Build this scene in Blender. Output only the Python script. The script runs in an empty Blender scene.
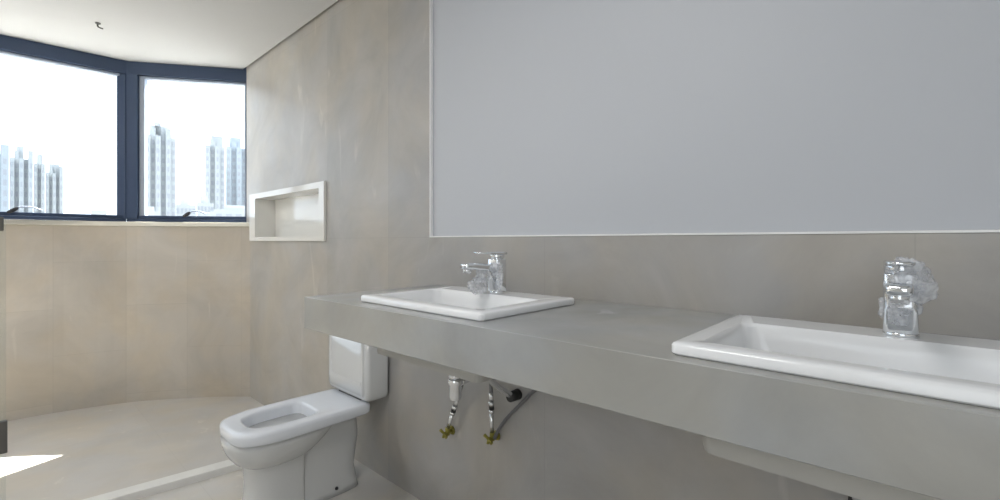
import bpy, bmesh, math, random
from mathutils import Vector, Matrix, noise
R = math.radians
PI = math.pi
scn = bpy.context.scene
COL = scn.collection
random.seed(4)

# ---------------------------------------------------------------- camera, world, light, exposure
EYE = 1.13
cam_d = bpy.data.cameras.new('camera')
cam = bpy.data.objects.new('camera', cam_d)
COL.objects.link(cam)
cam.location = (0, 0, EYE)
cam.rotation_euler = (R(90), 0, R(-47.5))
cam_d.sensor_width = 36
cam_d.lens = 36 * 453 / 1000
cam_d.shift_y = -0.009
cam_d.clip_start = 0.02
cam_d.clip_end = 3000
scn.camera = cam

world = bpy.data.worlds.new('sky')
scn.world = world
world.use_nodes = True
wn = world.node_tree
bg = wn.nodes['Background']
bg.inputs['Color'].default_value = (0.80, 0.90, 1.0, 1)
bg.inputs['Strength'].default_value = 2.35

sun_d = bpy.data.lights.new('sun', 'SUN')
sun_d.energy = 40.0
sun_d.angle = R(0.6)
sun_d.color = (1.0, 0.95, 0.88)
sun = bpy.data.objects.new('sun', sun_d)
COL.objects.link(sun)
SUN_DIR = Vector((-0.86, -0.33, -1.22))
sun.rotation_euler = SUN_DIR.to_track_quat('-Z', 'Y').to_euler()


CEIL_FILL_Z = 2.385


def area(name, loc, target, sx, sy, power, color=(1, 1, 1)):
    d = bpy.data.lights.new(name, 'AREA')
    d.shape = 'RECTANGLE'
    d.size = sx
    d.size_y = sy
    d.energy = power
    d.color = color
    o = bpy.data.objects.new(name, d)
    COL.objects.link(o)
    o.location = loc
    o.rotation_euler = (Vector(target) - Vector(loc)).to_track_quat('-Z', 'Y').to_euler()
    return o


# sky portals in the two window bays, and an added, unseen fill light on the left behind the camera
for nm, lc, tg, sx in (('bay_portal', (-0.06, 4.30, 1.84), (-0.06, 2.0, 1.84), 1.4), ('corner_portal', (0.95, 3.95, 1.84), (-0.3, 2.4, 1.84), 0.95)):
    po = area(nm, lc, tg, sx, 1.15, 1)
    po.data.cycles.is_portal = True
area('room_fill', (-1.50, -0.2, 1.35), (1.2, 0.6, 1.1), 1.7, 2.0, 16, (0.88, 0.945, 1.0))
# overhead fill lights added out of the frame to brighten counter and shower
area('ceiling_fill', (-0.1, 0.75, CEIL_FILL_Z), (-0.1, 0.75, 0), 0.5, 0.5, 11.5, (1.0, 0.985, 0.97))
area('shower_fill', (-0.75, 2.75, CEIL_FILL_Z), (-0.5, 3.0, 0), 0.45, 0.45, 13, (1.0, 0.97, 0.93))

scn.view_settings.view_transform = 'Standard'
scn.view_settings.look = 'None'
scn.view_settings.exposure = 0.25
scn.view_settings.gamma = 1.0
scn.view_settings.use_curve_mapping = False


# ---------------------------------------------------------------- materials
def new_mat(name):
    m = bpy.data.materials.new(name)
    m.use_nodes = True
    return m, m.node_tree, m.node_tree.nodes['Principled BSDF']


def plain(name, col, rough=0.5, metal=0.0, bump=0.0, bscale=60, var=0.0, vscale=6, coat=0.0):
    m, nt, p = new_mat(name)
    p.inputs['Base Color'].default_value = (*col, 1)
    p.inputs['Roughness'].default_value = rough
    p.inputs['Metallic'].default_value = metal
    p.inputs['Coat Weight'].default_value = coat
    tc = nt.nodes.new('ShaderNodeTexCoord')
    if var > 0:
        n = nt.nodes.new('ShaderNodeTexNoise')
        n.inputs['Scale'].default_value = vscale
        n.inputs['Detail'].default_value = 5
        nt.links.new(tc.outputs['Object'], n.inputs['Vector'])
        mr = nt.nodes.new('ShaderNodeMix')
        mr.data_type = 'RGBA'
        mr.inputs['A'].default_value = (*[c * (1 - var) for c in col], 1)
        mr.inputs['B'].default_value = (*[min(1, c * (1 + var)) for c in col], 1)
        nt.links.new(n.outputs['Fac'], mr.inputs['Factor'])
        nt.links.new(mr.outputs['Result'], p.inputs['Base Color'])
    if bump > 0:
        n2 = nt.nodes.new('ShaderNodeTexNoise')
        n2.inputs['Scale'].default_value = bscale
        nt.links.new(tc.outputs['Object'], n2.inputs['Vector'])
        b = nt.nodes.new('ShaderNodeBump')
        b.inputs['Strength'].default_value = bump
        b.inputs['Distance'].default_value = 0.002
        nt.links.new(n2.outputs['Fac'], b.inputs['Height'])
        nt.links.new(b.outputs['Normal'], p.inputs['Normal'])
    return m


def stone(name, col, plane, tw, th, ox=0.0, oy=0.0, offset=0.0, var=0.15, joint=0.75, rough=0.5, tilevar=0.05,
          tint=(1.04, 1.0, 0.93), wear=0.35):
    """cement look porcelain: soft clouds, faint scratches, thin tile joints. plane: 'yz','xy','uv'"""
    m, nt, p = new_mat(name)
    L = nt.links
    N = nt.nodes
    tc = N.new('ShaderNodeTexCoord')
    src = tc.outputs['Object']
    # coordinate used for the joints
    if plane == 'uv':
        uv = N.new('ShaderNodeUVMap')
        sep = N.new('ShaderNodeSeparateXYZ')
        L.new(uv.outputs['UV'], sep.inputs[0])
        a, b = sep.outputs['Y'], sep.outputs['X']      # turned so that tiles stand upright
    else:
        sep = N.new('ShaderNodeSeparateXYZ')
        L.new(src, sep.inputs[0])
        a = sep.outputs[{'y': 'Y', 'x': 'X', 'z': 'Z'}[plane[0]]]
        b = sep.outputs[{'y': 'Y', 'x': 'X', 'z': 'Z'}[plane[1]]]
    comb = N.new('ShaderNodeCombineXYZ')
    aa = N.new('ShaderNodeMath'); aa.operation = 'ADD'; aa.inputs[1].default_value = ox
    bb = N.new('ShaderNodeMath'); bb.operation = 'ADD'; bb.inputs[1].default_value = oy
    L.new(a, aa.inputs[0]); L.new(b, bb.inputs[0])
    L.new(aa.outputs[0], comb.inputs[0]); L.new(bb.outputs[0], comb.inputs[1])
    br = N.new('ShaderNodeTexBrick')
    br.offset = offset
    br.inputs['Scale'].default_value = 1.0
    br.inputs['Brick Width'].default_value = tw
    br.inputs['Row Height'].default_value = th
    br.inputs['Mortar Size'].default_value = 0.0016
    br.inputs['Mortar Smooth'].default_value = 0.3
    br.inputs['Bias'].default_value = 0.0
    br.inputs['Color1'].default_value = (1 - tilevar, 1 - tilevar, 1 - tilevar, 1)
    br.inputs['Color2'].default_value = (1 + tilevar, 1 + tilevar, 1 + tilevar, 1)
    br.inputs['Mortar'].default_value = (joint, joint, joint, 1)
    L.new(comb.outputs[0], br.inputs['Vector'])
    # clouds
    n1 = N.new('ShaderNodeTexNoise'); n1.inputs['Scale'].default_value = 2.3; n1.inputs['Detail'].default_value = 7
    n1.inputs['Roughness'].default_value = 0.6; n1.inputs['Distortion'].default_value = 0.6
    L.new(src, n1.inputs['Vector'])
    r1 = N.new('ShaderNodeMapRange')
    r1.inputs['From Min'].default_value = 0.3; r1.inputs['From Max'].default_value = 0.7
    r1.inputs['To Min'].default_value = 1 - var; r1.inputs['To Max'].default_value = 1 + var
    L.new(n1.outputs['Fac'], r1.inputs['Value'])
    # warm blotches
    n2 = N.new('ShaderNodeTexNoise'); n2.inputs['Scale'].default_value = 3.7; n2.inputs['Detail'].default_value = 4
    mp2 = N.new('ShaderNodeMapping'); mp2.inputs['Location'].default_value = (5.1, 2.2, 9.3)
    L.new(src, mp2.inputs['Vector']); L.new(mp2.outputs[0], n2.inputs['Vector'])
    mix = N.new('ShaderNodeMix'); mix.data_type = 'RGBA'
    mix.inputs['A'].default_value = (*col, 1)
    mix.inputs['B'].default_value = (col[0] * tint[0], col[1] * tint[1], col[2] * tint[2], 1)
    rr = N.new('ShaderNodeMapRange'); rr.inputs['From Min'].default_value = 0.4; rr.inputs['From Max'].default_value = 0.62
    L.new(n2.outputs['Fac'], rr.inputs['Value']); L.new(rr.outputs[0], mix.inputs['Factor'])
    # trowel streaks: thin lighter marks
    mp3 = N.new('ShaderNodeMapping'); mp3.inputs['Rotation'].default_value = (0.5, 0.3, 0.4)
    mp3.inputs['Scale'].default_value = (9, 9, 2.2)
    L.new(src, mp3.inputs['Vector'])
    n3 = N.new('ShaderNodeTexNoise'); n3.inputs['Scale'].default_value = 1.0; n3.inputs['Detail'].default_value = 3
    n3.inputs['Distortion'].default_value = 1.2
    L.new(mp3.outputs[0], n3.inputs['Vector'])
    r3 = N.new('ShaderNodeMapRange'); r3.inputs['From Min'].default_value = 0.66; r3.inputs['From Max'].default_value = 0.74
    r3.inputs['To Min'].default_value = 1.0; r3.inputs['To Max'].default_value = 1.0 + wear * 0.4
    L.new(n3.outputs['Fac'], r3.inputs['Value'])
    m1 = N.new('ShaderNodeMix'); m1.data_type = 'RGBA'; m1.blend_type = 'MULTIPLY'; m1.inputs['Factor'].default_value = 1
    L.new(mix.outputs['Result'], m1.inputs['A']); L.new(br.outputs['Color'], m1.inputs['B'])
    mm = N.new('ShaderNodeMath'); mm.operation = 'MULTIPLY'
    L.new(r1.outputs[0], mm.inputs[0]); L.new(r3.outputs[0], mm.inputs[1])
    vs = N.new('ShaderNodeVectorMath'); vs.operation = 'SCALE'
    L.new(m1.outputs['Result'], vs.inputs[0]); L.new(mm.outputs[0], vs.inputs['Scale'])
    L.new(vs.outputs[0], p.inputs['Base Color'])
    p.inputs['Roughness'].default_value = rough
    bp = N.new('ShaderNodeBump'); bp.inputs['Strength'].default_value = 0.15; bp.inputs['Distance'].default_value = 0.002
    L.new(n1.outputs['Fac'], bp.inputs['Height'])
    L.new(bp.outputs['Normal'], p.inputs['Normal'])
    return m


GREY = (0.385, 0.378, 0.368)
M = {}
M['wall_tile'] = stone('grey_cement_wall_tile', GREY, 'yz', 0.90, 1.20, 0.0, 0.055, rough=0.45, tilevar=0.025, joint=0.9)
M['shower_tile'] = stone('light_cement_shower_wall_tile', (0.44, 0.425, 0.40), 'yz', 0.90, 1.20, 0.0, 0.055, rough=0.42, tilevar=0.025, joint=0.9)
M['lit_tile'] = stone('lit_cement_wall_tile', (0.415, 0.402, 0.38), 'yz', 0.90, 1.20, 0.0, 0.055, rough=0.45, tilevar=0.025, joint=0.9)  # wall tile lightened and warmed: light on the wall behind the toilet, painted in
M['bay_tile'] = stone('beige_cement_bay_tile', (0.50, 0.465, 0.415), 'uv', 0.62, 0.375, 0.25, 0.31, offset=0.5, rough=0.5,
                      tilevar=0.035, joint=0.88, var=0.13)
M['floor_tile'] = stone('cement_floor_tile', (0.60, 0.58, 0.55), 'xy', 0.9, 0.9, 0.3, 0.15, rough=0.33, tilevar=0.02, joint=0.93, var=0.08)
M['counter'] = stone('cement_counter_slab', (0.345, 0.355, 0.357), 'yx', 9, 9, 4, 4, rough=0.24, tilevar=0.0, joint=1.0, wear=0.5)
M['plaster'] = plain('white_ceiling_paint', (0.60, 0.597, 0.59), 0.85, bump=0.05, var=0.015)
M['side_paint'] = plain('white_wall_paint', (0.72, 0.70, 0.67), 0.8, bump=0.05, var=0.02)
M['panel'] = plain('white_panel_board', (0.50, 0.52, 0.555), 0.55, var=0.012, vscale=2)
M['panel_trim'] = plain('white_edge_profile', (0.86, 0.86, 0.85), 0.35)
M['marble'] = plain('white_polished_marble', (0.80, 0.79, 0.75), 0.09, var=0.03, vscale=9)
M['sill'] = plain('cream_marble_sill', (0.80, 0.77, 0.68), 0.3, var=0.03, vscale=9)
M['curb'] = plain('pale_marble_curb', (0.78, 0.77, 0.74), 0.35, var=0.06, vscale=14)
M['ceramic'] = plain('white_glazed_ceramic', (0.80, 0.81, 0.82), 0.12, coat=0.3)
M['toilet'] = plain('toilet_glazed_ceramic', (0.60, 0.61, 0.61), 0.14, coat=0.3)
M['raw'] = plain('unglazed_basin_underside', (0.42, 0.41, 0.38), 0.7, var=0.05)
M['seat'] = plain('bluish_wrapped_ceramic', (0.74, 0.77, 0.82), 0.22, bump=0.25, bscale=30)
M['alu'] = plain('dark_blue_aluminium', (0.038, 0.062, 0.118), 0.38, 0.25, var=0.1, vscale=4)
M['sash'] = plain('grey_sash_aluminium', (0.38, 0.43, 0.52), 0.35, 0.3)
M['chrome'] = plain('polished_chrome', (0.82, 0.84, 0.86), 0.08, 1.0)
M['satin'] = plain('worn_chrome_pipe', (0.78, 0.79, 0.80), 0.2, 0.9)
M['hose'] = plain('braided_grey_hose', (0.16, 0.16, 0.165), 0.5, 0.4, bump=0.5, bscale=400)
M['rubber'] = plain('black_rubber', (0.02, 0.02, 0.02), 0.55)
M['brass'] = plain('yellow_brass_with_tape', (0.27, 0.24, 0.045), 0.45, 0.4, var=0.35, vscale=60)
M['clamp'] = plain('taupe_metal_clamp', (0.13, 0.125, 0.115), 0.45, 0.2)
M['dark'] = plain('dark_metal_fitting', (0.05, 0.05, 0.055), 0.4, 0.5)


def glass_mat(name, rough, refl, tint=(1, 1, 1)):
    m = bpy.data.materials.new(name)
    m.use_nodes = True
    nt = m.node_tree
    for n in list(nt.nodes):
        nt.nodes.remove(n)
    out = nt.nodes.new('ShaderNodeOutputMaterial')
    tr = nt.nodes.new('ShaderNodeBsdfTransparent'); tr.inputs['Color'].default_value = (*tint, 1)
    gl = nt.nodes.new('ShaderNodeBsdfGlossy'); gl.inputs['Roughness'].default_value = rough
    mx = nt.nodes.new('ShaderNodeMixShader')
    mx.inputs[0].default_value = refl
    nt.links.new(tr.outputs[0], mx.inputs[1]); nt.links.new(gl.outputs[0], mx.inputs[2])
    nt.links.new(mx.outputs[0], out.inputs['Surface'])
    return m


M['glass'] = glass_mat('window_glass', 0.02, 0.04, (0.97, 0.985, 1.0))
M['screen_glass'] = glass_mat('shower_screen_glass', 0.05, 0.08, (0.96, 0.975, 0.97))


def film_mat():
    m = bpy.data.materials.new('crumpled_clear_film')
    m.use_nodes = True
    nt = m.node_tree
    p = nt.nodes['Principled BSDF']
    p.inputs['Base Color'].default_value = (0.82, 0.84, 0.88, 1)
    p.inputs['Roughness'].default_value = 0.25
    n = nt.nodes.new('ShaderNodeTexNoise'); n.inputs['Scale'].default_value = 45; n.inputs['Detail'].default_value = 4
    tc = nt.nodes.new('ShaderNodeTexCoord'); nt.links.new(tc.outputs['Object'], n.inputs['Vector'])
    r = nt.nodes.new('ShaderNodeMapRange'); r.inputs['From Min'].default_value = 0.35; r.inputs['From Max'].default_value = 0.65
    r.inputs['To Min'].default_value = 0.14; r.inputs['To Max'].default_value = 0.6
    nt.links.new(n.outputs['Fac'], r.inputs['Value']); nt.links.new(r.outputs[0], p.inputs['Alpha'])
    b = nt.nodes.new('ShaderNodeBump'); b.inputs['Strength'].default_value = 0.8; b.inputs['Distance'].default_value = 0.003
    nt.links.new(n.outputs['Fac'], b.inputs['Height']); nt.links.new(b.outputs[0], p.inputs['Normal'])
    return m


M['film'] = film_mat()


# ---------------------------------------------------------------- helpers
def props(o, label=None, cat=None, group=None, kind=None):
    if label: o['label'] = label
    if cat: o['category'] = cat
    if group: o['group'] = group
    if kind: o['kind'] = kind
    return o


def finish(name, bm, mats, parent=None, smooth=False, bevel=0.0, seg=2, origin=None, sub=0, wn_=True):
    me = bpy.data.meshes.new(name)
    bmesh.ops.recalc_face_normals(bm, faces=bm.faces)
    if origin is not None:
        bmesh.ops.translate(bm, vec=-Vector(origin), verts=bm.verts)
    bm.to_mesh(me)
    bm.free()
    if not isinstance(mats, (list, tuple)): mats = [mats]
    for m in mats: me.materials.append(m)
    o = bpy.data.objects.new(name, me)
    COL.objects.link(o)
    if origin is not None: o.location = origin
    if smooth:
        for f in me.polygons: f.use_smooth = True
    if bevel > 0:
        b = o.modifiers.new('bevel', 'BEVEL'); b.width = bevel; b.segments = seg; b.limit_method = 'ANGLE'; b.angle_limit = R(35)
        b.harden_normals = False
    if sub:
        s = o.modifiers.new('sub', 'SUBSURF'); s.levels = sub; s.render_levels = sub
    if parent is not None:
        o.parent = parent
    return o


def empty(name, loc=(0, 0, 0), rz=0):
    o = bpy.data.objects.new(name, None)
    COL.objects.link(o)
    o.location = loc
    o.rotation_euler = (0, 0, rz)
    o.empty_display_size = 0.1
    return o


def box(bm, x0, x1, y0, y1, z0, z1, mi=0):
    v = [bm.verts.new((x, y, z)) for z in (z0, z1) for y in (y0, y1) for x in (x0, x1)]
    fs = [(0, 1, 3, 2), (4, 6, 7, 5), (0, 4, 5, 1), (2, 3, 7, 6), (0, 2, 6, 4), (1, 5, 7, 3)]
    out = []
    for f in fs:
        g = bm.faces.new([v[i] for i in f]); g.material_index = mi
        out.append(g)
    return out


def obox(bm, p0, p1, n0, n1, z0, z1, mi=0):
    """box along the plan segment p0-p1, spanning offsets n0..n1 along its left-hand normal"""
    p0 = Vector(p0); p1 = Vector(p1)
    d = (p1 - p0).normalized()
    n = Vector((-d.y, d.x))
    pts = [p0 + n * n0, p1 + n * n0, p1 + n * n1, p0 + n * n1]
    lo = [bm.verts.new((p.x, p.y, z0)) for p in pts]
    hi = [bm.verts.new((p.x, p.y, z1)) for p in pts]
    fs = [lo[::-1], hi] + [[lo[i], lo[(i + 1) % 4], hi[(i + 1) % 4], hi[i]] for i in range(4)]
    for f in fs:
        g = bm.faces.new(f); g.material_index = mi


def cyl(bm, p0, p1, r0, r1=None, n=20, caps=True, mi=0):
    p0 = Vector(p0); p1 = Vector(p1)
    if r1 is None: r1 = r0
    d = (p1 - p0).normalized()
    u = d.orthogonal().normalized(); w = d.cross(u)
    a = [bm.verts.new(p0 + (u * math.cos(t) + w * math.sin(t)) * r0) for t in [2 * PI * i / n for i in range(n)]]
    b = [bm.verts.new(p1 + (u * math.cos(t) + w * math.sin(t)) * r1) for t in [2 * PI * i / n for i in range(n)]]
    for i in range(n):
        f = bm.faces.new([a[i], a[(i + 1) % n], b[(i + 1) % n], b[i]]); f.smooth = True; f.material_index = mi
    if caps:
        bm.faces.new(a[::-1]).material_index = mi
        bm.faces.new(b).material_index = mi


def spline(pts, n=8):
    P = [Vector(p) for p in pts]
    P = [P[0] * 2 - P[1]] + P + [P[-1] * 2 - P[-2]]
    out = []
    for i in range(1, len(P) - 2):
        for k in range(n):
            t = k / n
            a, b, c, d = P[i - 1], P[i], P[i + 1], P[i + 2]
            out.append(0.5 * ((2 * b) + (c - a) * t + (2 * a - 5 * b + 4 * c - d) * t * t + (3 * b - a - 3 * c + d) * t ** 3))
    out.append(P[-2])
    return out


def tube(bm, pts, r, n=12, mi=0):
    rings = []
    up = None
    for i, p in enumerate(pts):
        d = (pts[min(i + 1, len(pts) - 1)] - pts[max(i - 1, 0)]).normalized()
        if up is None: up = d.orthogonal().normalized()
        up = (up - d * up.dot(d)).normalized()
        w = d.cross(up)
        rr = r(i / (len(pts) - 1)) if callable(r) else r
        rings.append([bm.verts.new(p + (up * math.cos(2 * PI * k / n) + w * math.sin(2 * PI * k / n)) * rr) for k in range(n)])
    for a, b in zip(rings, rings[1:]):
        for k in range(n):
            f = bm.faces.new([a[k], a[(k + 1) % n], b[(k + 1) % n], b[k]]); f.smooth = True; f.material_index = mi
    bm.faces.new(rings[0][::-1]); bm.faces.new(rings[-1])


def loft(bm, rings, cap0=True, cap1=True, smooth=True, mi=0):
    V = [[bm.verts.new(p) for p in r] for r in rings]
    n = len(V[0])
    for a, b in zip(V, V[1:]):
        for k in range(n):
            f = bm.faces.new([a[k], a[(k + 1) % n], b[(k + 1) % n], b[k]]); f.smooth = smooth; f.material_index = mi
    if cap0: bm.faces.new(V[0][::-1]).smooth = smooth
    if cap1: bm.faces.new(V[-1]).smooth = smooth
    return V


def rrect(x0, x1, y0, y1, r, z, n=6):
    pts = []
    for cx, cy, a0 in ((x1 - r, y1 - r, 0), (x0 + r, y1 - r, PI / 2), (x0 + r, y0 + r, PI), (x1 - r, y0 + r, 1.5 * PI)):
        for k in range(n + 1):
            t = a0 + (PI / 2) * k / n
            pts.append(Vector((cx + r * math.cos(t), cy + r * math.sin(t), z)))
    return pts


def copy_tree(o, parent=None):
    c = o.copy()
    COL.objects.link(c)
    if parent is not None:
        c.parent = parent
    for ch in [k for k in bpy.data.objects if k.parent == o]:
        copy_tree(ch, c)
    return c


# ---------------------------------------------------------------- room constants
WX = 1.20                # tiled wall plane
CEIL = 2.40
SHZ = 0.0                # shower floor
FLZ = 0.02               # dry floor
SILL = 1.265
BAY = [(1.20, 3.56), (1.06, 3.71), (0.90, 3.85), (0.74, 3.97), (0.575, 4.065), (0.26, 4.165), (-0.03, 4.20), (-0.36, 4.215), (-0.70, 4.19), (-1.04, 4.11), (-1.36, 3.99), (-1.6, 3.88)]
YB = -1.25               # wall behind the camera
XL = -1.60
# niche opening and mirror recess in the tiled wall
N_Y0, N_Y1, N_Z0, N_Z1, N_D = 2.455, 3.44, 1.148, 1.437, 0.125
P_Y1, P_Z0, P_D = 1.498, 1.145, 0.02

# ---------------------------------------------------------------- setting
# right wall, with the niche opening and the shallow recess for the white panel
bm = bmesh.new()
top = CEIL + 0.06


def rect_x(bm, x, y0, y1, z0, z1):
    bm.faces.new([bm.verts.new((x, y0, z0)), bm.verts.new((x, y1, z0)), bm.verts.new((x, y1, z1)), bm.verts.new((x, y0, z1))])


T = 0.16
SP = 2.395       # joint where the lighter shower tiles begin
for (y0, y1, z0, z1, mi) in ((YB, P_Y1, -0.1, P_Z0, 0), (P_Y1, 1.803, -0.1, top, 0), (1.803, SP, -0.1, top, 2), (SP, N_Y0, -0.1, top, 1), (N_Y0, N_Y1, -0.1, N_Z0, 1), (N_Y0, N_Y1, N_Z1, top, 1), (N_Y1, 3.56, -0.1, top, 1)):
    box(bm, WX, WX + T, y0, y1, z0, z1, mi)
box(bm, WX, WX + T, 3.56, 3.635, SILL, top, 1)
box(bm, WX + P_D, WX + T, YB, P_Y1, P_Z0, top)
box(bm, WX + N_D + 0.012, WX + T, N_Y0, N_Y1, N_Z0, N_Z1, 1)
props(finish('wall_right', bm, [M['wall_tile'], M['shower_tile'], M['lit_tile']]), kind='structure')

# curved wall below the windows
bm = bmesh.new()
uvl = bm.loops.layers.uv.new('UVMap')
s = 0.0
fine = spline([Vector((p[0], p[1], 0)) for p in BAY], 4)
n_f = len(fine)


def off(pts, i, d):
    t = (pts[min(i + 1, len(pts) - 1)] - pts[max(i - 1, 0)]).normalized()
    return pts[i] + Vector((t.y, -t.x, 0)) * d     # positive = outdoors


arc = [0.0]
for a, b in zip(fine, fine[1:]): arc.append(arc[-1] + (b - a).length)
for i in range(n_f - 1):
    a, b = fine[i], fine[i + 1]
    A, B = off(fine, i, 0.16), off(fine, i + 1, 0.16)
    z0, z1 = -0.1, SILL - 0.03
    vs = [bm.verts.new((p.x, p.y, z)) for z in (z0, z1) for p in (a, b, B, A)]
    for idx in ((0, 1, 5, 4), (1, 2, 6, 5), (2, 3, 7, 6), (3, 0, 4, 7), (0, 3, 2, 1), (4, 5, 6, 7)):
        f = bm.faces.new([vs[k] for k in idx])
        for lp in f.loops:
            k = vs.index(lp.vert)
            lp[uvl].uv = (arc[i] if k in (0, 4, 3, 7) else arc[i + 1], lp.vert.co.z)
bmesh.ops.remove_doubles(bm, verts=bm.verts, dist=1e-5)
o = props(finish('wall_back', bm, M['bay_tile']), kind='structure')


# marble sill following the curve
def ribbon(name, d0, d1, z0, z1, mat, i0=0, i1=None, bevel=0.0, parent=None):
    bm = bmesh.new()
    rings = []
    for i in range(i0, (n_f if i1 is None else i1)):
        a, b = off(fine, i, d0), off(fine, i, d1)
        rings.append([Vector((a.x, a.y, z0)), Vector((b.x, b.y, z0)), Vector((b.x, b.y, z1)), Vector((a.x, a.y, z1))])
    loft(bm, rings, smooth=False)
    return finish(name, bm, mat, parent, bevel=bevel)


props(ribbon('trim_1', -0.015, 0.16, SILL - 0.03, SILL, M['sill'], bevel=0.003), kind='structure')

# floors: dry floor, lower shower floor
CUR0, CUR1 = Vector((WX, 2.365)), Vector((XL, 2.70))       # curb front line
bm = bmesh.new()
f1 = [(WX, YB), (WX, CUR0.y), (XL, CUR1.y), (XL, YB)]
lo = [bm.verts.new((x, y, -0.1)) for x, y in f1]; hi = [bm.verts.new((x, y, FLZ)) for x, y in f1]
bm.faces.new(hi); bm.faces.new(lo[::-1])
for i in range(4): bm.faces.new([lo[i], lo[(i + 1) % 4], hi[(i + 1) % 4], hi[i]])
f2 = [(WX, CUR0.y)] + [(p.x, p.y) for p in fine] + [(XL, CUR1.y)]
lo = [bm.verts.new((x, y, -0.1)) for x, y in f2]; hi = [bm.verts.new((x, y, SHZ)) for x, y in f2]
bm.faces.new(hi); bm.faces.new(lo[::-1])
for i in range(len(f2)): bm.faces.new([lo[i], lo[(i + 1) % len(f2)], hi[(i + 1) % len(f2)], hi[i]])
props(finish('floor', bm, M['floor_tile']), kind='structure')

bm = bmesh.new()
obox(bm, CUR0, CUR1, -0.075, 0.0, -0.05, FLZ + 0.034)
props(finish('trim_2', bm, M['curb'], bevel=0.004), kind='structure')

# ceiling with a shadow gap along the tiled wall
bm = bmesh.new()
c = [(WX - 0.014, YB)] + [(WX - 0.014, 3.66)] + [(off(fine, i, 0.085).x, off(fine, i, 0.085).y) for i in range(3, n_f)] + [(XL, YB)]
lo = [bm.verts.new((x, y, CEIL)) for x, y in c]; hi = [bm.verts.new((x, y, CEIL + 0.06)) for x, y in c]
bm.faces.new(lo[::-1]); bm.faces.new(hi)
for i in range(len(c)): bm.faces.new([lo[i], lo[(i + 1) % len(c)], hi[(i + 1) % len(c)], hi[i]])
c = [(WX + T, YB), (WX + T, 3.68)] + [(off(fine, i, 0.10).x, off(fine, i, 0.10).y) for i in range(4, n_f)] + [(XL, YB)]
lo = [bm.verts.new((x, y, CEIL + 0.06)) for x, y in c]; hi = [bm.verts.new((x, y, CEIL + 0.2)) for x, y in c]
bm.faces.new(lo[::-1]); bm.faces.new(hi)
for i in range(len(c)): bm.faces.new([lo[i], lo[(i + 1) % len(c)], hi[(i + 1) % len(c)], hi[i]])
props(finish('ceiling', bm, M['plaster']), kind='structure')

# left wall and wall behind the camera
bm = bmesh.new()
box(bm, XL - 0.12, XL, YB, 3.9, -0.1, top)
props(finish('wall_left', bm, M['side_paint']), kind='structure')
bm = bmesh.new()
box(bm, XL - 0.12, WX + T, YB - 0.12, YB, -0.1, top)
props(finish('wall_front', bm, M['side_paint']), kind='structure')


# windows: straight panes between the mullions
def window(name, p0, p1, handle_t, mull=True):
    p0 = Vector(p0); p1 = Vector(p1)
    d = (p1 - p0).normalized(); L = (p1 - p0).length
    w = empty(name, (p0.x, p0.y, SILL), math.atan2(d.y, d.x))
    props(w, kind='structure')
    # local frame: x along the pane, +y indoors... (left-hand normal)
    H = CEIL - SILL
    yo = -0.085      # outdoors side (local -y)
    bm = bmesh.new()
    box(bm, -0.02, L + (0.04 if mull else 0), yo, 0, H - 0.092, H - 0.002)                 # deep head
    box(bm, -0.03, 0.03, yo, -0.001, H - 0.002, H + 0.059)
    box(bm, 0, L, yo, 0, 0.002, 0.022)                          # bottom frame
    box(bm, -0.004, 0.012, yo, 0, 0.022, H - 0.092)
    if name == 'window_1': box(bm, -0.11, 0.010, yo, -0.012, -0.02, H + 0.059)
    if mull:
        box(bm, L - 0.066, L + 0.060, yo, 0.0, 0.022, H - 0.092)
    else:
        box(bm, L - 0.03, L, yo, 0.0, 0.022, H - 0.092)
    finish('window_frame', bm, M['alu'], w, bevel=0.002)
    bm = bmesh.new()
    x0, x1, z0, z1 = 0.014, L - 0.067, 0.024, H - 0.094
    if mull is False: x1 = L - 0.031
    ys0, ys1 = -0.062, -0.022
    box(bm, x0, x1, ys0, ys1, z1 - 0.016, z1)
    box(bm, x0, x0 + 0.01, ys0, ys1, z0 + 0.02, z1 - 0.016)
    box(bm, x1 - 0.034, x1, ys0, ys1, z0 + 0.02, z1 - 0.016)
    sash = finish('sash', bm, M['sash'], w, bevel=0.0015)
    bm = bmesh.new()
    box(bm, x0, x1, ys0, ys1 + 0.012, z0, z0 + 0.022)
    finish('bottom_rail', bm, M['alu'], sash, bevel=0.002)
    bm = bmesh.new()
    box(bm, x0 + 0.008, x1 - 0.030, -0.046, -0.040, z0 + 0.018, z1 - 0.012)
    finish('glass_pane', bm, M['glass'], w)
    # lever latch on the bottom rail
    bm = bmesh.new()
    hx = handle_t * L
    rings = []
    for k, (dx, zz, hw, hh) in enumerate(((-0.035, 0.006, 0.008, 0.006), (-0.02, 0.014, 0.009, 0.012), (0.0, 0.026, 0.009, 0.014), (0.015, 0.034, 0.008, 0.007))):
        rings.append([Vector((hx - dx, ys1 + 0.022 + sy * hw, z0 + 0.012 + zz + sz * hh)) for sy, sz in ((-1, -1), (1, -1), (1, 1), (-1, 1))])
    loft(bm, rings)
    finish('latch_base', bm, M['dark'], w, bevel=0.003)
    bm = bmesh.new()
    pts = spline([(hx - 0.012, ys1 + 0.022, z0 + 0.05), (hx - 0.04, ys1 + 0.03, z0 + 0.056), (hx - 0.08, ys1 + 0.034, z0 + 0.053), (hx - 0.12, ys1 + 0.034, z0 + 0.036)], 6)
    tube(bm, pts, lambda t: 0.006 - 0.002 * t, 8)
    finish('latch_lever', bm, M['sash'], w)
    return w


window('window_1', (1.207, 3.640), (0.575, 4.095), 0.50)
window('window_2', (0.575, 4.095), (-0.70, 4.185), 0.42)
window('window_3', (-0.70, 4.185), (-1.60, 3.90), 0.5, False)

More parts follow.
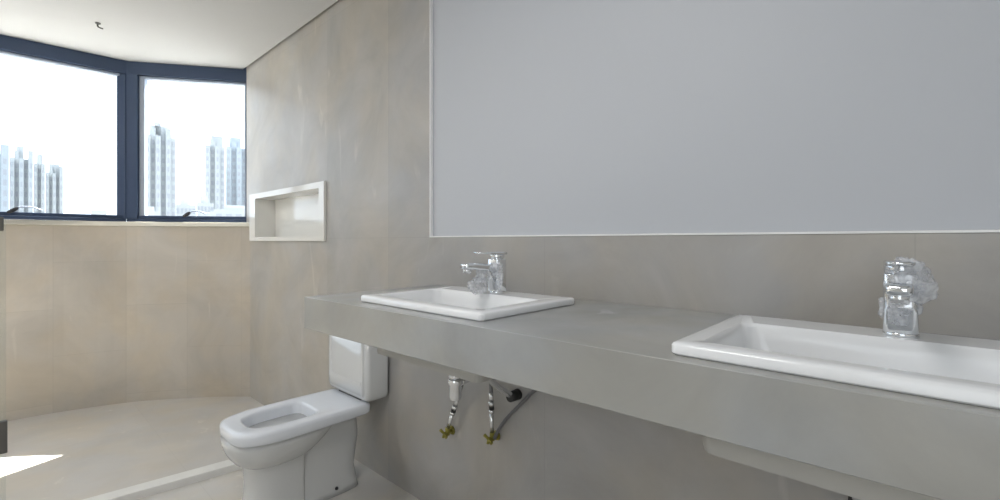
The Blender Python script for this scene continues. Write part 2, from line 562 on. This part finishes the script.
# ceiling stub
bm = bmesh.new()
cyl(bm, (0.363, 3.51, CEIL), (0.363, 3.51, CEIL - 0.006), 0.014, 0.012, 14)
tube(bm, spline([(0.363, 3.51, CEIL - 0.005), (0.362, 3.508, CEIL - 0.02), (0.37, 3.50, CEIL - 0.028), (0.385, 3.50, CEIL - 0.03)], 5), 0.004, 8)
o = finish('ceiling_hook', bm, M['clamp'], origin=(0.363, 3.51, CEIL))
props(o, 'tiny grey metal hook stub fixed in the white ceiling', 'hook')

# ---------------------------------------------------------------- niche in the tiled wall
nc = empty('wall_niche', (WX, (N_Y0 + N_Y1) / 2, N_Z0))
props(nc, 'long recessed white marble niche with raised white frame in the tiled wall by the window', 'niche')
bm = bmesh.new()
loc = Vector(nc.location)
e = 0.001
fx0, fx1 = -0.014, 0.02
oy0, oy1, oz0, oz1 = 2.405, 3.535, 1.130, 1.462
b_ = lambda x0, x1, y0, y1, z0, z1: box(bm, x0, x1, y0 - loc.y, y1 - loc.y, z0 - loc.z, z1 - loc.z)
# lining: back, ends, shelf, top
b_(N_D - 0.002, N_D + 0.01, N_Y0 + e, N_Y1 - e, N_Z0 + e, N_Z1 - e)
b_(0.0, N_D - 0.002, N_Y0 + e, N_Y0 + 0.012, N_Z0 + e, N_Z1 - e)
b_(0.0, N_D - 0.002, N_Y1 - 0.012, N_Y1 - e, N_Z0 + e, N_Z1 - e)
b_(0.0, N_D - 0.002, N_Y0 + 0.012, N_Y1 - 0.012, N_Z0 + e, N_Z0 + 0.010)
b_(0.0, N_D - 0.002, N_Y0 + 0.012, N_Y1 - 0.012, N_Z1 - 0.010, N_Z1 - e)
finish('niche_lining', bm, M['marble'], nc)
bm = bmesh.new()
b_(fx0, -0.0005, oy0, N_Y0 + 0.012, oz0, oz1)
b_(fx0, -0.0005, N_Y1 - 0.012, oy1, oz0, oz1)
b_(fx0, -0.0005, N_Y0 + 0.012, N_Y1 - 0.012, oz0, N_Z0 + 0.010)
b_(fx0, -0.0005, N_Y0 + 0.012, N_Y1 - 0.012, N_Z1 - 0.010, oz1)
finish('niche_frame', bm, M['marble'], nc)

# ---------------------------------------------------------------- white panel over the counter
wp = empty('wall_panel', (WX + P_D, (YB + P_Y1) / 2, P_Z0))
props(wp, 'large blank white wall panel with thin bright edge above the double washbasin counter', 'panel')
bm = bmesh.new()
cy = (YB + P_Y1) / 2
box(bm, -0.008, 0, YB + 0.01 - cy, P_Y1 - 0.006 - cy, 0.006, CEIL - P_Z0 - 0.01)
finish('panel_board', bm, M['panel'], wp)
bm = bmesh.new()
box(bm, -P_D - 0.002, -0.0005, P_Y1 - 0.0055 - cy, P_Y1 - 0.0005 - cy, 0.0005, CEIL - P_Z0 - 0.01)
box(bm, -P_D - 0.002, -0.0005, YB + 0.01 - cy, P_Y1 - 0.0055 - cy, 0.0005, 0.0055)
finish('edge_profile', bm, M['panel_trim'], wp)

# ---------------------------------------------------------------- countertop
CT, CB = 0.951, 0.850
cY0, cY1 = -1.0, 1.447
fxa, fxb = 0.648, 0.648 + 0.0235 * (cY1 - cY0)     # front edge x at far end / near end
SX0, SX1 = 0.709, 1.090                            # basin outline
SY = (0.962, 0.032)                              # basin centres
SH = 0.2555
cut = 0.0255


def fx(y): return fxa + (cY1 - y) * (fxb - fxa) / (cY1 - cY0)


bm = bmesh.new()
segs = [(cY0, SY[1] - SH + cut, None), (SY[1] - SH + cut, SY[1] + SH - cut, 1), (SY[1] + SH - cut, SY[0] - SH + cut, None), (SY[0] - SH + cut, SY[0] + SH - cut, 1), (SY[0] + SH - cut, cY1, None)]
ys = [segs[0][0]] + [s_[1] for s_ in segs]
xa, xb = SX0 + cut, SX1 - cut
XB = WX - 0.0005
grid = {}
for y in ys:
    for zi, z in enumerate((CB, CT)):
        for xi, x in enumerate((fx(y), xa, xb, XB)):
            grid[(y, xi, zi)] = bm.verts.new((x, y, z))
for (y0, y1, hole) in segs:
    for xi in range(3):
        if hole and xi == 1: continue
        bm.faces.new([grid[(y0, xi, 1)], grid[(y0, xi + 1, 1)], grid[(y1, xi + 1, 1)], grid[(y1, xi, 1)]])
        bm.faces.new([grid[(y0, xi, 0)], grid[(y1, xi, 0)], grid[(y1, xi + 1, 0)], grid[(y0, xi + 1, 0)]])
    bm.faces.new([grid[(y0, 0, 0)], grid[(y0, 0, 1)], grid[(y1, 0, 1)], grid[(y1, 0, 0)]])
    bm.faces.new([grid[(y0, 3, 0)], grid[(y1, 3, 0)], grid[(y1, 3, 1)], grid[(y0, 3, 1)]])
    if hole:
        for xi in (1, 2):
            bm.faces.new([grid[(y0, xi, 0)], grid[(y1, xi, 0)], grid[(y1, xi, 1)], grid[(y0, xi, 1)]])
        for y in (y0, y1):
            bm.faces.new([grid[(y, 1, 0)], grid[(y, 2, 0)], grid[(y, 2, 1)], grid[(y, 1, 1)]])
for y in (cY0, cY1):
    for xi in range(3):
        bm.faces.new([grid[(y, xi, 0)], grid[(y, xi + 1, 0)], grid[(y, xi + 1, 1)], grid[(y, xi, 1)]])
o = finish('countertop', bm, M['counter'], bevel=0.0012, seg=1)
props(o, 'long grey stone-look floating countertop holding two white washbasins', 'countertop')


# ---------------------------------------------------------------- washbasins
def make_basin():
    t = empty('washbasin', (0.88, 0, CT))
    z = 0.0
    hw = (SX1 - SX0) / 2; cx = (SX0 + SX1) / 2 - 0.88
    X0, X1, Y0, Y1 = cx - hw, cx + hw, -SH, SH
    top_ = 0.020
    bm = bmesh.new()
    ix0, ix1, iy0, iy1 = X0 + 0.040, X1 - 0.115, Y0 + 0.043, Y1 - 0.043
    rings = [
        rrect(X0 + 0.035, X1 - 0.035, Y0 + 0.035, Y1 - 0.035, 0.03, 0.0006),
        rrect(X0 + 0.002, X1 - 0.002, Y0 + 0.002, Y1 - 0.002, 0.014, 0.0006),
        rrect(X0, X1, Y0, Y1, 0.014, 0.003),
        rrect(X0, X1, Y0, Y1, 0.014, 0.0145),
        rrect(X0 + 0.0025, X1 - 0.0025, Y0 + 0.0025, Y1 - 0.0025, 0.0125, 0.0180),
        rrect(X0 + 0.007, X1 - 0.007, Y0 + 0.007, Y1 - 0.007, 0.011, 0.0195),
        rrect(X0 + 0.020, X1 - 0.020, Y0 + 0.018, Y1 - 0.018, 0.012, top_),
        rrect(ix0 - 0.005, ix1 + 0.005, iy0 - 0.005, iy1 + 0.005, 0.020, top_),
        rrect(ix0, ix1, iy0, iy1, 0.028, top_ - 0.006),
        rrect(ix0 + 0.006, ix1 - 0.004, iy0 + 0.006, iy1 - 0.006, 0.032, top_ - 0.03),
        rrect(ix0 + 0.018, ix1 - 0.012, iy0 + 0.022, iy1 - 0.022, 0.045, top_ - 0.09),
        rrect(ix0 + 0.032, ix1 - 0.024, iy0 + 0.045, iy1 - 0.045, 0.055, top_ - 0.122),
        rrect(ix0 + 0.062, ix1 - 0.052, iy0 + 0.085, iy1 - 0.085, 0.055, top_ - 0.130),
        rrect(ix0 + 0.098, ix1 - 0.090, iy0 + 0.19, iy1 - 0.19, 0.02, top_ - 0.134),
    ]
    loft(bm, rings, cap0=False, cap1=True)
    bmesh.ops.remove_doubles(bm, verts=bm.verts, dist=1e-5)
    b = finish('basin', bm, M['ceramic'], t, smooth=True)
    b.data.set_sharp_from_angle(angle=R(38))
    bm = bmesh.new()
    th = 0.012
    o_ = [
        rrect(X0 + 0.035, X1 - 0.035, Y0 + 0.035, Y1 - 0.035, 0.03, 0.0006),
        rrect(X0 + 0.030, ix1 + 0.014, -0.2185, 0.2185, 0.018, -0.02),
        rrect(X0 + 0.030, ix1 + 0.014, -0.2185, 0.2185, 0.018, -0.145),
        rrect(X0 + 0.030, ix1 + 0.010, -0.216, 0.216, 0.018, -0.152),
        rrect(X0 + 0.040, ix1, -0.205, 0.205, 0.018, -0.155),
    ]
    loft(bm, o_, cap0=False, cap1=True)
    b = finish('bowl_underside', bm, M['raw'], t, smooth=True)
    b.data.set_sharp_from_angle(angle=R(38))
    bm = bmesh.new()
    dx = (ix0 + ix1) / 2
    cyl(bm, (dx, 0, top_ - 0.1335), (dx, 0, top_ - 0.130), 0.030, 0.028, 28)
    cyl(bm, (dx, 0, top_ - 0.130), (dx, 0, top_ - 0.126), 0.018, 0.014, 24)
    finish('drain_plug', bm, M['chrome'], t)
    return t, dx + 0.88


basin, DRX = make_basin()
basin.location.y = SY[0]
props(basin, 'white rectangular drop-in washbasin on the counter end nearest the toilet', 'washbasin', 'drop-in washbasins on the counter')
b2 = copy_tree(basin)
b2.location.y = SY[1]
props(b2, 'white rectangular drop-in washbasin on the near right end of the counter, partly cropped', 'washbasin')


# ---------------------------------------------------------------- faucets
def film_blob(name, parent, blobs, seed, amp=0.012):
    bm = bmesh.new()
    for (c, rad) in blobs:
        r = bmesh.ops.create_icosphere(bm, subdivisions=4, radius=1.0)
        for v in r['verts']:
            p = v.co.copy()
            n1 = noise.noise(p * 2.3 + Vector((seed, c[0] * 50, c[2] * 30)))
            n2 = abs(noise.noise(p * 5.5 + Vector((seed * 3, 1, 2))))
            k = 1 + n1 * 0.3 - n2 * 0.2
            v.co = Vector((c[0] + p.x * rad[0] * k, c[1] + p.y * rad[1] * k, c[2] + p.z * rad[2] * k))
    return finish(name, bm, M['film'], parent, smooth=True)


def make_faucet():
    t = empty('basin_faucet', (1.022, 0, CT + 0.0200))
    # spout points to local -x
    bm = bmesh.new()
    cyl(bm, (0, 0, 0.0), (0, 0, 0.006), 0.0238, 0.0235, 32)
    rings = []
    for z, r in ((0.006, 0.0225), (0.06, 0.0225), (0.104, 0.0225)):
        rings.append(rrect(-r, r, -r, r, 0.010, z, 5))
    loft(bm, rings)
    finish('faucet_body', bm, M['chrome'], t, smooth=False, bevel=0.0015)
    # spout: bar that leaves the body and ends in a round nozzle turned down
    bm = bmesh.new()
    rings = []
    for x, zc, hy, hz in ((-0.020, 0.076, 0.019, 0.013), (-0.06, 0.081, 0.018, 0.011), (-0.11, 0.086, 0.017, 0.0095), (-0.135, 0.087, 0.016, 0.0085), (-0.142, 0.086, 0.012, 0.006)):
        r = rrect(-hy, hy, -hz, hz, min(hy, hz) * 0.7, 0, 4)
        rings.append([Vector((x, p.x, zc + p.y)) for p in r])
    loft(bm, rings)
    sp = finish('spout', bm, M['chrome'], t)
    bm = bmesh.new()
    cyl(bm, (-0.125, 0, 0.080), (-0.128, 0, 0.066), 0.0125, 0.012, 24)
    cyl(bm, (-0.128, 0, 0.066), (-0.1282, 0, 0.065), 0.0095, 0.009, 24)
    finish('aerator', bm, M['satin'], sp)
    # cap + flat lever
    bm = bmesh.new()
    cyl(bm, (0, 0, 0.104), (0, 0, 0.108), 0.019, 0.019, 28)
    cyl(bm, (0, 0, 0.108), (0, 0, 0.118), 0.0225, 0.0225, 32)
    finish('cartridge_cap', bm, M['chrome'], t, bevel=0.001)
    bm = bmesh.new()
    rings = []
    for x, zc, hy, hz in ((0.024, 0.121, 0.020, 0.004), (0.0, 0.122, 0.0225, 0.0045), (-0.045, 0.1225, 0.019, 0.0035), (-0.088, 0.124, 0.014, 0.0026)):
        r = rrect(-hy, hy, -hz, hz, hz * 0.8, 0, 3)
        rings.append([Vector((x, p.x, zc + p.y)) for p in r])
    loft(bm, rings)
    finish('lever', bm, M['chrome'], t)
    return t


fa = make_faucet()
fb = copy_tree(fa)
fa.location.y = 0.948
props(fa, 'chrome mixer faucet on the far basin, crumpled clear film hanging under its spout', 'faucet', 'basin faucets')
film_blob('plastic_film', fa, [((-0.080, 0.004, 0.028), (0.034, 0.024, 0.026)), ((-0.055, 0.006, 0.055), (0.022, 0.022, 0.024)), ((-0.018, -0.024, 0.055), (0.007, 0.016, 0.045)), ((-0.03, -0.015, 0.075), (0.012, 0.016, 0.02))], 2.0)
fb.location.y = 0.018
props(fb, 'chrome mixer faucet on the near basin, head wrapped in clear plastic film', 'faucet', 'basin faucets')
film_blob('plastic_film', fb, [((-0.012, -0.008, 0.098), (0.031, 0.029, 0.035)), ((-0.012, -0.018, 0.088), (0.034, 0.027, 0.034)), ((-0.006, 0.002, 0.045), (0.024, 0.026, 0.034))], 7.0)


# ---------------------------------------------------------------- plumbing under a basin (local y = 0 at the basin centre)
def make_trap():
    t = empty('bottle_trap', (DRX, 0, CB - 0.03))
    zo = CB - 0.03
    L_ = lambda x, y, z: (x - DRX, y, z - zo)
    bm = bmesh.new()
    cyl(bm, L_(DRX, 0, 0.794), L_(DRX, 0, 0.735), 0.0165, n=24)
    cyl(bm, L_(DRX, 0, 0.755), L_(DRX, 0, 0.742), 0.019, n=24)
    finish('tailpiece', bm, M['satin'], t)
    bm = bmesh.new()
    prof = ((0.742, 0.018), (0.738, 0.021), (0.725, 0.021), (0.722, 0.018), (0.690, 0.018), (0.682, 0.016), (0.677, 0.009))
    loft(bm, [[Vector((L_(DRX + r * math.cos(2 * PI * k / 28), r * math.sin(2 * PI * k / 28), z))) for k in range(28)] for z, r in prof])
    finish('trap_cup', bm, M['chrome'], t)
    bm = bmesh.new()
    pts = spline([L_(DRX + 0.018, 0, 0.726), L_(DRX + 0.09, 0.010, 0.726), L_(DRX + 0.15, 0.02, 0.715), L_(1.03, 0.030, 0.70), L_(1.09, 0.045, 0.650), L_(1.165, 0.052, 0.603)], 7)
    tube(bm, pts, 0.011, 16)
    finish('waste_pipe', bm, M['satin'], t)
    bm = bmesh.new()
    cyl(bm, L_(1.155, 0.052, 0.6), L_(1.1985, 0.052, 0.6), 0.017, 0.019, 24)
    finish('rubber_sleeve', bm, M['rubber'], t)
    return t


def make_valve(yv, zv, hose_pts, name='angle_valve'):
    t = empty(name, (WX - 0.001, yv, zv))
    bm = bmesh.new()
    cyl(bm, (0, 0, 0), (-0.006, 0, 0), 0.018, 0.014, 24)
    cyl(bm, (-0.006, 0, 0), (-0.030, 0, 0), 0.008, n=16)
    cyl(bm, (-0.024, 0, -0.011), (-0.024, 0, 0.018), 0.010, n=6)
    finish('valve_body', bm, M['brass'], t)
    bm = bmesh.new()
    # wing handle
    cyl(bm, (-0.030, 0, 0), (-0.043, 0, 0), 0.005, n=12)
    for a in (0.5, 0.5 + PI):
        cyl(bm, (-0.042, 0, 0), (-0.045, 0.021 * math.cos(a), 0.021 * math.sin(a)), 0.0045, 0.0065, 10)
    cyl(bm, (-0.042, 0, 0), (-0.046, 0, -0.016), 0.0045, 0.0055, 10)
    finish('wing_handle', bm, M['brass'], t)
    bm = bmesh.new()
    up = Vector(hose_pts[1]) - Vector(hose_pts[0]); up.normalize()
    p = Vector(hose_pts[0])
    cyl(bm, p, p + up * 0.075, 0.0075, n=14)
    cyl(bm, p + up * 0.075, p + up * 0.088, 0.011, n=6)
    cyl(bm, p + up * 0.088, p + up * 0.103, 0.0095, n=14, mi=1)
    cyl(bm, p + up * 0.103, p + up * 0.118, 0.0115, n=6)
    cyl(bm, p + up * 0.118, p + up * 0.150, 0.0085, n=14)
    finish('riser_tube', bm, [M['satin'], M['rubber']], t)
    bm = bmesh.new()
    tube(bm, spline([p + up * 0.148] + [Vector(q) for q in hose_pts[1:]], 7), 0.0062, 12)
    finish('supply_hose', bm, M['hose'], t)
    return t


trap = make_trap(); trap.location.y = SY[0]
props(trap, 'chrome bottle trap with black wall sleeve under the basin nearest the toilet', 'trap', 'traps under the basins')
trap2 = copy_tree(trap); trap2.location.y = SY[1]
props(trap2, 'trap under the near right basin, only its black wall sleeve peeking below', 'trap')
# valve positions: 1.357 and 1.115 in y, local hose points relative to the valve
v1 = make_valve(1.357, 0.378, [(-0.024, 0, 0.014), (-0.036, -0.085, 0.18), (-0.06, -0.14, 0.25), (-0.10, -0.25, 0.34), (-0.165, -0.40, 0.46)])
props(v1, 'brass angle valve with grey hose, left one below the far basin', 'valve', 'angle valves on the wall')
v2 = make_valve(1.115, 0.428, [(-0.024, 0, 0.014), (-0.034, -0.004, 0.19), (-0.05, -0.01, 0.25), (-0.10, -0.04, 0.34), (-0.150, -0.06, 0.40)])
bm = bmesh.new()
tube(bm, spline([(-0.024, -0.012, 0.0), (-0.026, -0.035, 0.04), (-0.028, -0.075, 0.09), (-0.030, -0.140, 0.156), (-0.030, -0.19, 0.207), (-0.032, -0.24, 0.245), (-0.05, -0.28, 0.30), (-0.11, -0.285, 0.39)], 7), 0.0062, 12)
finish('side_hose', bm, M['hose'], v2)
props(v2, 'brass angle valve with two hoses, right one below the far basin', 'valve', 'angle valves on the wall')

# ---------------------------------------------------------------- toilet
TY = 1.960
tl = empty('toilet', (WX, TY, FLZ))
props(tl, 'white close-coupled toilet against the tiled wall beyond the counter', 'toilet')


def P(a, b, z): return Vector((-a, b, z - FLZ))       # a = distance from the wall


def outline(ar, af, w, z, nf=2.4, nr=7.0, split=0.5, N=48, wr=None):
    """egg outline: squarish at the rear, rounded at the front"""
    am = ar + (af - ar) * split
    pts = []
    for k in range(N):
        t = 2 * PI * k / N
        c, s_ = math.cos(t), math.sin(t)
        n = nf if c > 0 else nr
        x = abs(c) ** (2 / n) * (1 if c > 0 else -1)
        y = abs(s_) ** (2 / n) * (1 if s_ > 0 else -1)
        ww = w
        if wr is not None and c < 0:
            ww = w + (wr - w) * abs(x)
        pts.append(P(am + x * ((af - am) if c > 0 else (am - ar)), y * ww, z))
    return pts


# pedestal: rounded front column and inset flat rear skirt
bm = bmesh.new()
rings = []
for z, ar, af, w in ((FLZ + 0.001, 0.36, 0.565, 0.112), (0.06, 0.36, 0.560, 0.108), (0.15, 0.36, 0.552, 0.103), (0.24, 0.36, 0.56, 0.108), (0.30, 0.36, 0.58, 0.12)):
    rings.append(outline(ar, af, w, z, nf=3.0, nr=10, split=0.3))
loft(bm, rings)
rings = []
for z, ar, w in ((FLZ + 0.001, 0.105, 0.104), (0.05, 0.110, 0.100), (0.12, 0.122, 0.094), (0.19, 0.112, 0.094), (0.26, 0.105, 0.098), (0.32, 0.115, 0.104), (0.358, 0.13, 0.112)):
    rings.append(outline(ar, 0.42 if z < 0.2 else 0.42 - (z - 0.2) * 0.9, w, z, nf=8, nr=6, split=0.5))
loft(bm, rings)
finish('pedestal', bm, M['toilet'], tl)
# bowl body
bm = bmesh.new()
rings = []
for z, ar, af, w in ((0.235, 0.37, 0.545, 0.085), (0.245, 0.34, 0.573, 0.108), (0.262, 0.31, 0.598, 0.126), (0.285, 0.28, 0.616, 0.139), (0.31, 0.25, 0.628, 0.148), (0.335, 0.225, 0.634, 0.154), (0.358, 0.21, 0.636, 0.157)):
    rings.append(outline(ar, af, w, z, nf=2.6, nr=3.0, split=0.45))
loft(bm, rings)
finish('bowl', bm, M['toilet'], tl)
# rim slab with the bowl opening
bm = bmesh.new()
N = 64
outer = lambda z, d: outline(0.085 + d, 0.630 - d, 0.168 - d, z, nf=3.9, nr=16, split=0.42, N=N, wr=0.160 - d)
inner = lambda z, d: outline(0.300 + d, 0.558 - d, 0.098 - d, z, nf=3.0, nr=5, split=0.42, N=N)
rings = [outer(0.357, 0.012), outer(0.358, 0.006), outer(0.366, 0.001), outer(0.392, 0.0), outer(0.400, 0.003), outer(0.404, 0.010),
         outer(0.405, 0.018), inner(0.405, -0.012), inner(0.402, -0.004), inner(0.393, 0.0), inner(0.36, 0.003), inner(0.33, 0.012), inner(0.29, 0.028), inner(0.255, 0.05), inner(0.246, 0.085)]
loft(bm, rings, cap0=False, cap1=True)
finish('rim', bm, M['seat'], tl)
# bolt caps
for sb in (-1, 1):
    bm = bmesh.new()
    cyl(bm, P(0.225, sb * 0.0975, 0.052), P(0.225, sb * 0.106, 0.052), 0.0075, 0.006, 16)
    finish('bolt_hole_cap', bm, M['dark'], tl)
# tank
bm = bmesh.new()
TW = 0.180
ta0, ta1, tz0, tz1 = 0.006, 0.125, 0.412, 0.735
rings = []
for z, d in ((tz0, 0.016), (tz0 + 0.004, 0.008), (tz0 + 0.014, 0.002), (tz0 + 0.03, 0.0), (tz1, -0.002)):
    r = rrect(ta0 + d * 0.4, ta1 - d, -TW + d, TW - d, 0.022, z, 6)
    rings.append([P(p.x, p.y, p.z) for p in r])
loft(bm, rings)
tank = finish('tank', bm, M['toilet'], tl)
# relief on the front of the tank: raised border with soft inner edge
bm = bmesh.new()


def frame_ring(y0, y1, z0, z1, r, a):
    q = rrect(y0, y1, z0, z1, r, 0, 7)
    return [P(a, p.x, p.y) for p in q]


rings = [frame_ring(-TW + 0.020, TW - 0.020, tz0 + 0.022, tz1 - 0.004, 0.02, ta1 - 0.001),
         frame_ring(-TW + 0.023, TW - 0.023, tz0 + 0.026, tz1 - 0.007, 0.018, ta1 + 0.006),
         frame_ring(-TW + 0.034, TW - 0.034, tz0 + 0.066, tz1 - 0.016, 0.016, ta1 + 0.008),
         frame_ring(-TW + 0.038, TW - 0.038, tz0 + 0.071, tz1 - 0.02, 0.014, ta1 + 0.007),
         frame_ring(-TW + 0.046, TW - 0.046, tz0 + 0.082, tz1 - 0.026, 0.012, ta1 + 0.0004)]
loft(bm, rings, cap0=False, cap1=False)
finish('tank_front_border', bm, M['toilet'], tank)
bm = bmesh.new()
rings = []
for z, d in ((tz1 + 0.001, 0.004), (tz1 + 0.006, -0.004), (tz1 + 0.024, -0.004), (tz1 + 0.032, 0.004)):
    r = rrect(ta0 - 0.002, ta1 - d + 0.006, -TW + d - 0.002, TW - d + 0.002, 0.022, z, 6)
    rings.append([P(p.x, p.y, p.z) for p in r])
loft(bm, rings)
lid = finish('tank_lid', bm, M['toilet'], tl)
bm = bmesh.new()
cyl(bm, P(0.066, 0, tz1 + 0.032), P(0.066, 0, tz1 + 0.037), 0.022, 0.021, 28)
finish('flush_button', bm, M['chrome'], lid)
# bolts joining the tank and the bowl
bm = bmesh.new()
box(bm, -0.110, -0.03, -0.10, 0.10, 0.4045 - FLZ, tz0 + 0.001 - FLZ)
finish('tank_gasket', bm, M['rubber'], tl)

# flexible supply pipe from the wall behind the toilet
# ---------------------------------------------------------------- glass shower screen at the left border
gs = empty('shower_screen', (-0.02, 2.62, FLZ + 0.034))
props(gs, 'edge of a clear glass shower screen with dark clamps at the left border', 'shower screen')
bm = bmesh.new()
box(bm, -0.75, 0.021, -0.004, 0.004, 0.004, 1.16)
finish('glass_pane', bm, M['screen_glass'], gs, bevel=0.001)
for z0, z1, xe in ((0.25, 0.375, 0.025), (1.115, 1.17, 0.015)):
    bm = bmesh.new()
    box(bm, -0.045, xe, -0.012, 0.012, z0, z1)
    finish('glass_clamp', bm, M['clamp'], gs, bevel=0.003)

# ---------------------------------------------------------------- outdoors: hazy towers beyond the glass
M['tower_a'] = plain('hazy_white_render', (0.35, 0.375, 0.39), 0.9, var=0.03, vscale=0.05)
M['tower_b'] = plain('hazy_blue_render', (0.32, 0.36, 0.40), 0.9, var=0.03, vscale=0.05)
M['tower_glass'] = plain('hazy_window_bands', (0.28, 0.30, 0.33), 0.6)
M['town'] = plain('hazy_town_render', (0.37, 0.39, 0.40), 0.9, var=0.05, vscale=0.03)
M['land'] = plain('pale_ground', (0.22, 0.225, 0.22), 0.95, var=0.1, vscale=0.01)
F = 453.0
AX = Vector((math.sin(R(47.5)), math.cos(R(47.5)), 0)); RT = Vector((AX.y, -AX.x, 0))


def far(u, dist):
    """plan point seen in direction of picture column u at depth dist"""
    d = AX + RT * ((u - 500) / F)
    return d.normalized() * dist


def dep(u, dist):
    return dist / math.sqrt(1 + ((u - 500) / F) ** 2)


GZ = -38.0


def tower(u0, u1, ytop, dist, mat, floors, bays, roof, label, deep=11, group=None):
    a, b = far(u0, dist), far(u1, dist)
    h = (241 - ytop) / F * dep((u0 + u1) / 2, dist) + EYE - GZ
    ctr = (a + b) / 2
    d = (b - a).normalized()
    w = (b - a).length
    t = empty('apartment_tower', (ctr.x, ctr.y, GZ), math.atan2(d.y, d.x))
    props(t, label, 'building', 'apartment towers seen through the windows')
    bm = bmesh.new()
    nb = bays
    bw = w / nb
    for k in range(nb):      # stepped vertical bays
        o_ = 1.6 if k % 2 else 0.0
        hh = h - (0 if k % 3 == 1 else 2.6)
        box(bm, -w / 2 + k * bw, -w / 2 + (k + 1) * bw, o_, deep, 0, hh)
    finish('facade', bm, mat, t)
    bm = bmesh.new()
    fh = 3.0
    nfl = int(h / fh) - 1
    for k in range(nb):
        o_ = 1.6 if k % 2 else 0.0
        xc = -w / 2 + (k + 0.5) * bw
        for q in range(nfl):
            z = h - 4.6 - q * fh
            if z < 20: break
            ww = bw * (0.26 if k % 2 else 0.2)
            box(bm, xc - ww, xc + ww, o_ - 0.12, o_ + 0.1, z - 0.9, z + 0.7)
    wb = finish('window', bm, M['tower_glass'], t)
    wb['kind'] = 'stuff'
    bm = bmesh.new()
    for (c0, c1, r0) in roof:
        box(bm, -w / 2 + c0 * w, -w / 2 + c1 * w, 3, deep - 3, h - 2.6, h + r0)
    finish('roof_block', bm, mat, t)
    return t


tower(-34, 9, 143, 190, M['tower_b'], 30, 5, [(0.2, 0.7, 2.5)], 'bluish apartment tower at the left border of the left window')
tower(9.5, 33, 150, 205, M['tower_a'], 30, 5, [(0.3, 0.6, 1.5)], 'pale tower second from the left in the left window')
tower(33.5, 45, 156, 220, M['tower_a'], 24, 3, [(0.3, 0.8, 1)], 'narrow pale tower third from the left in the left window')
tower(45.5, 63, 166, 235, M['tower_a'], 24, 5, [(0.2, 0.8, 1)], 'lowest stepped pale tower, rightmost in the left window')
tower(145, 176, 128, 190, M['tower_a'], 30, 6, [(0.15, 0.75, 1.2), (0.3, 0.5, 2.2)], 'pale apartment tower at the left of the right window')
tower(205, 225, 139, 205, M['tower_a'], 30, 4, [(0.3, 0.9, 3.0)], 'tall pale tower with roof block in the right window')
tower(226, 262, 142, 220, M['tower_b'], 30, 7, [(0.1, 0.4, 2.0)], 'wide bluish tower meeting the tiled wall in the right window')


def low_house(u0, u1, ytop, dist, label, step):
    a, b = far(u0, dist), far(u1, dist)
    h = (241 - ytop) / F * dep((u0 + u1) / 2, dist) + EYE - GZ
    ctr = (a + b) / 2; d = (b - a).normalized(); w = (b - a).length
    t = empty('town_building', (ctr.x, ctr.y, GZ), math.atan2(d.y, d.x))
    props(t, label, 'building', 'low town buildings seen through the windows')
    bm = bmesh.new()
    box(bm, -w / 2, w / 2, 0, 12, 0, h - step)
    box(bm, -w / 2 + w * 0.2, w / 2 - w * 0.35, 2, 11, h - step, h)
    finish('facade', bm, M['town'], t)
    bm = bmesh.new()
    for q in range(6):
        for k in range(5):
            xc = -w / 2 + (k + 0.5) * w / 5
            box(bm, xc - w * 0.06, xc + w * 0.06, -0.1, 0.1, h - step - 2.4 - q * 3.1, h - step - 1.0 - q * 3.1)
    o = finish('window', bm, M['tower_glass'], t)
    o['kind'] = 'stuff'


low_house(176, 196, 199, 150, 'low pale building just right of the left tower in the right window', 1.6)
low_house(197, 214, 195, 150, 'low stepped building between the towers in the right window', 2.2)
low_house(214, 262, 205, 125, 'low broad building in front of the right towers, above the sash', 1.2)
low_house(144, 160, 206, 120, 'small low building at the foot of the tower beside the mullion', 1.0)
low_house(84, 118, 210, 150, 'low pale building near the mullion in the left window', 2.5)


def crane(u0, u1, y, dist, um, label):
    a, b = far(u0, dist), far(u1, dist)
    z = (241 - y) / F * dep((u0 + u1) / 2, dist) + EYE
    m_ = far(um, dist)
    t = empty('tower_crane', (m_.x, m_.y, GZ))
    props(t, label, 'crane')
    bm = bmesh.new()
    pts = [Vector((a.x - m_.x, a.y - m_.y, z - GZ + 0.2)), Vector((b.x - m_.x, b.y - m_.y, z - GZ - 0.3))]
    d = (pts[1] - pts[0])
    n = 10
    for i in range(n):
        p, q = pts[0] + d * (i / n), pts[0] + d * ((i + 1) / n)
        cyl(bm, p, q, 0.12, n=6)
        cyl(bm, p + Vector((0, 0, 0.9)), q + Vector((0, 0, 0.9)), 0.12, n=6)
        cyl(bm, p, q + Vector((0, 0, 0.9)), 0.08, n=5)
    finish('jib', bm, M['tower_glass'], t)
    bm = bmesh.new()
    for sx in (-0.5, 0.5):
        for sy in (-0.5, 0.5):
            cyl(bm, (sx, sy, 0), (sx, sy, z - GZ), 0.06, n=5)
    finish('mast', bm, M['tower_a'], t)


crane(45, 60, 150, 290, 55, 'distant crane jib above the rightmost tower in the left window')
crane(194, 204, 145, 290, 202, 'distant crane jib left of the tall tower in the right window')

bm = bmesh.new()
v = [bm.verts.new(p) for p in ((-900, -300, GZ), (900, -300, GZ), (900, 1200, GZ), (-900, 1200, GZ))]
bm.faces.new(v)
props(finish('ground', bm, M['land']), kind='structure')
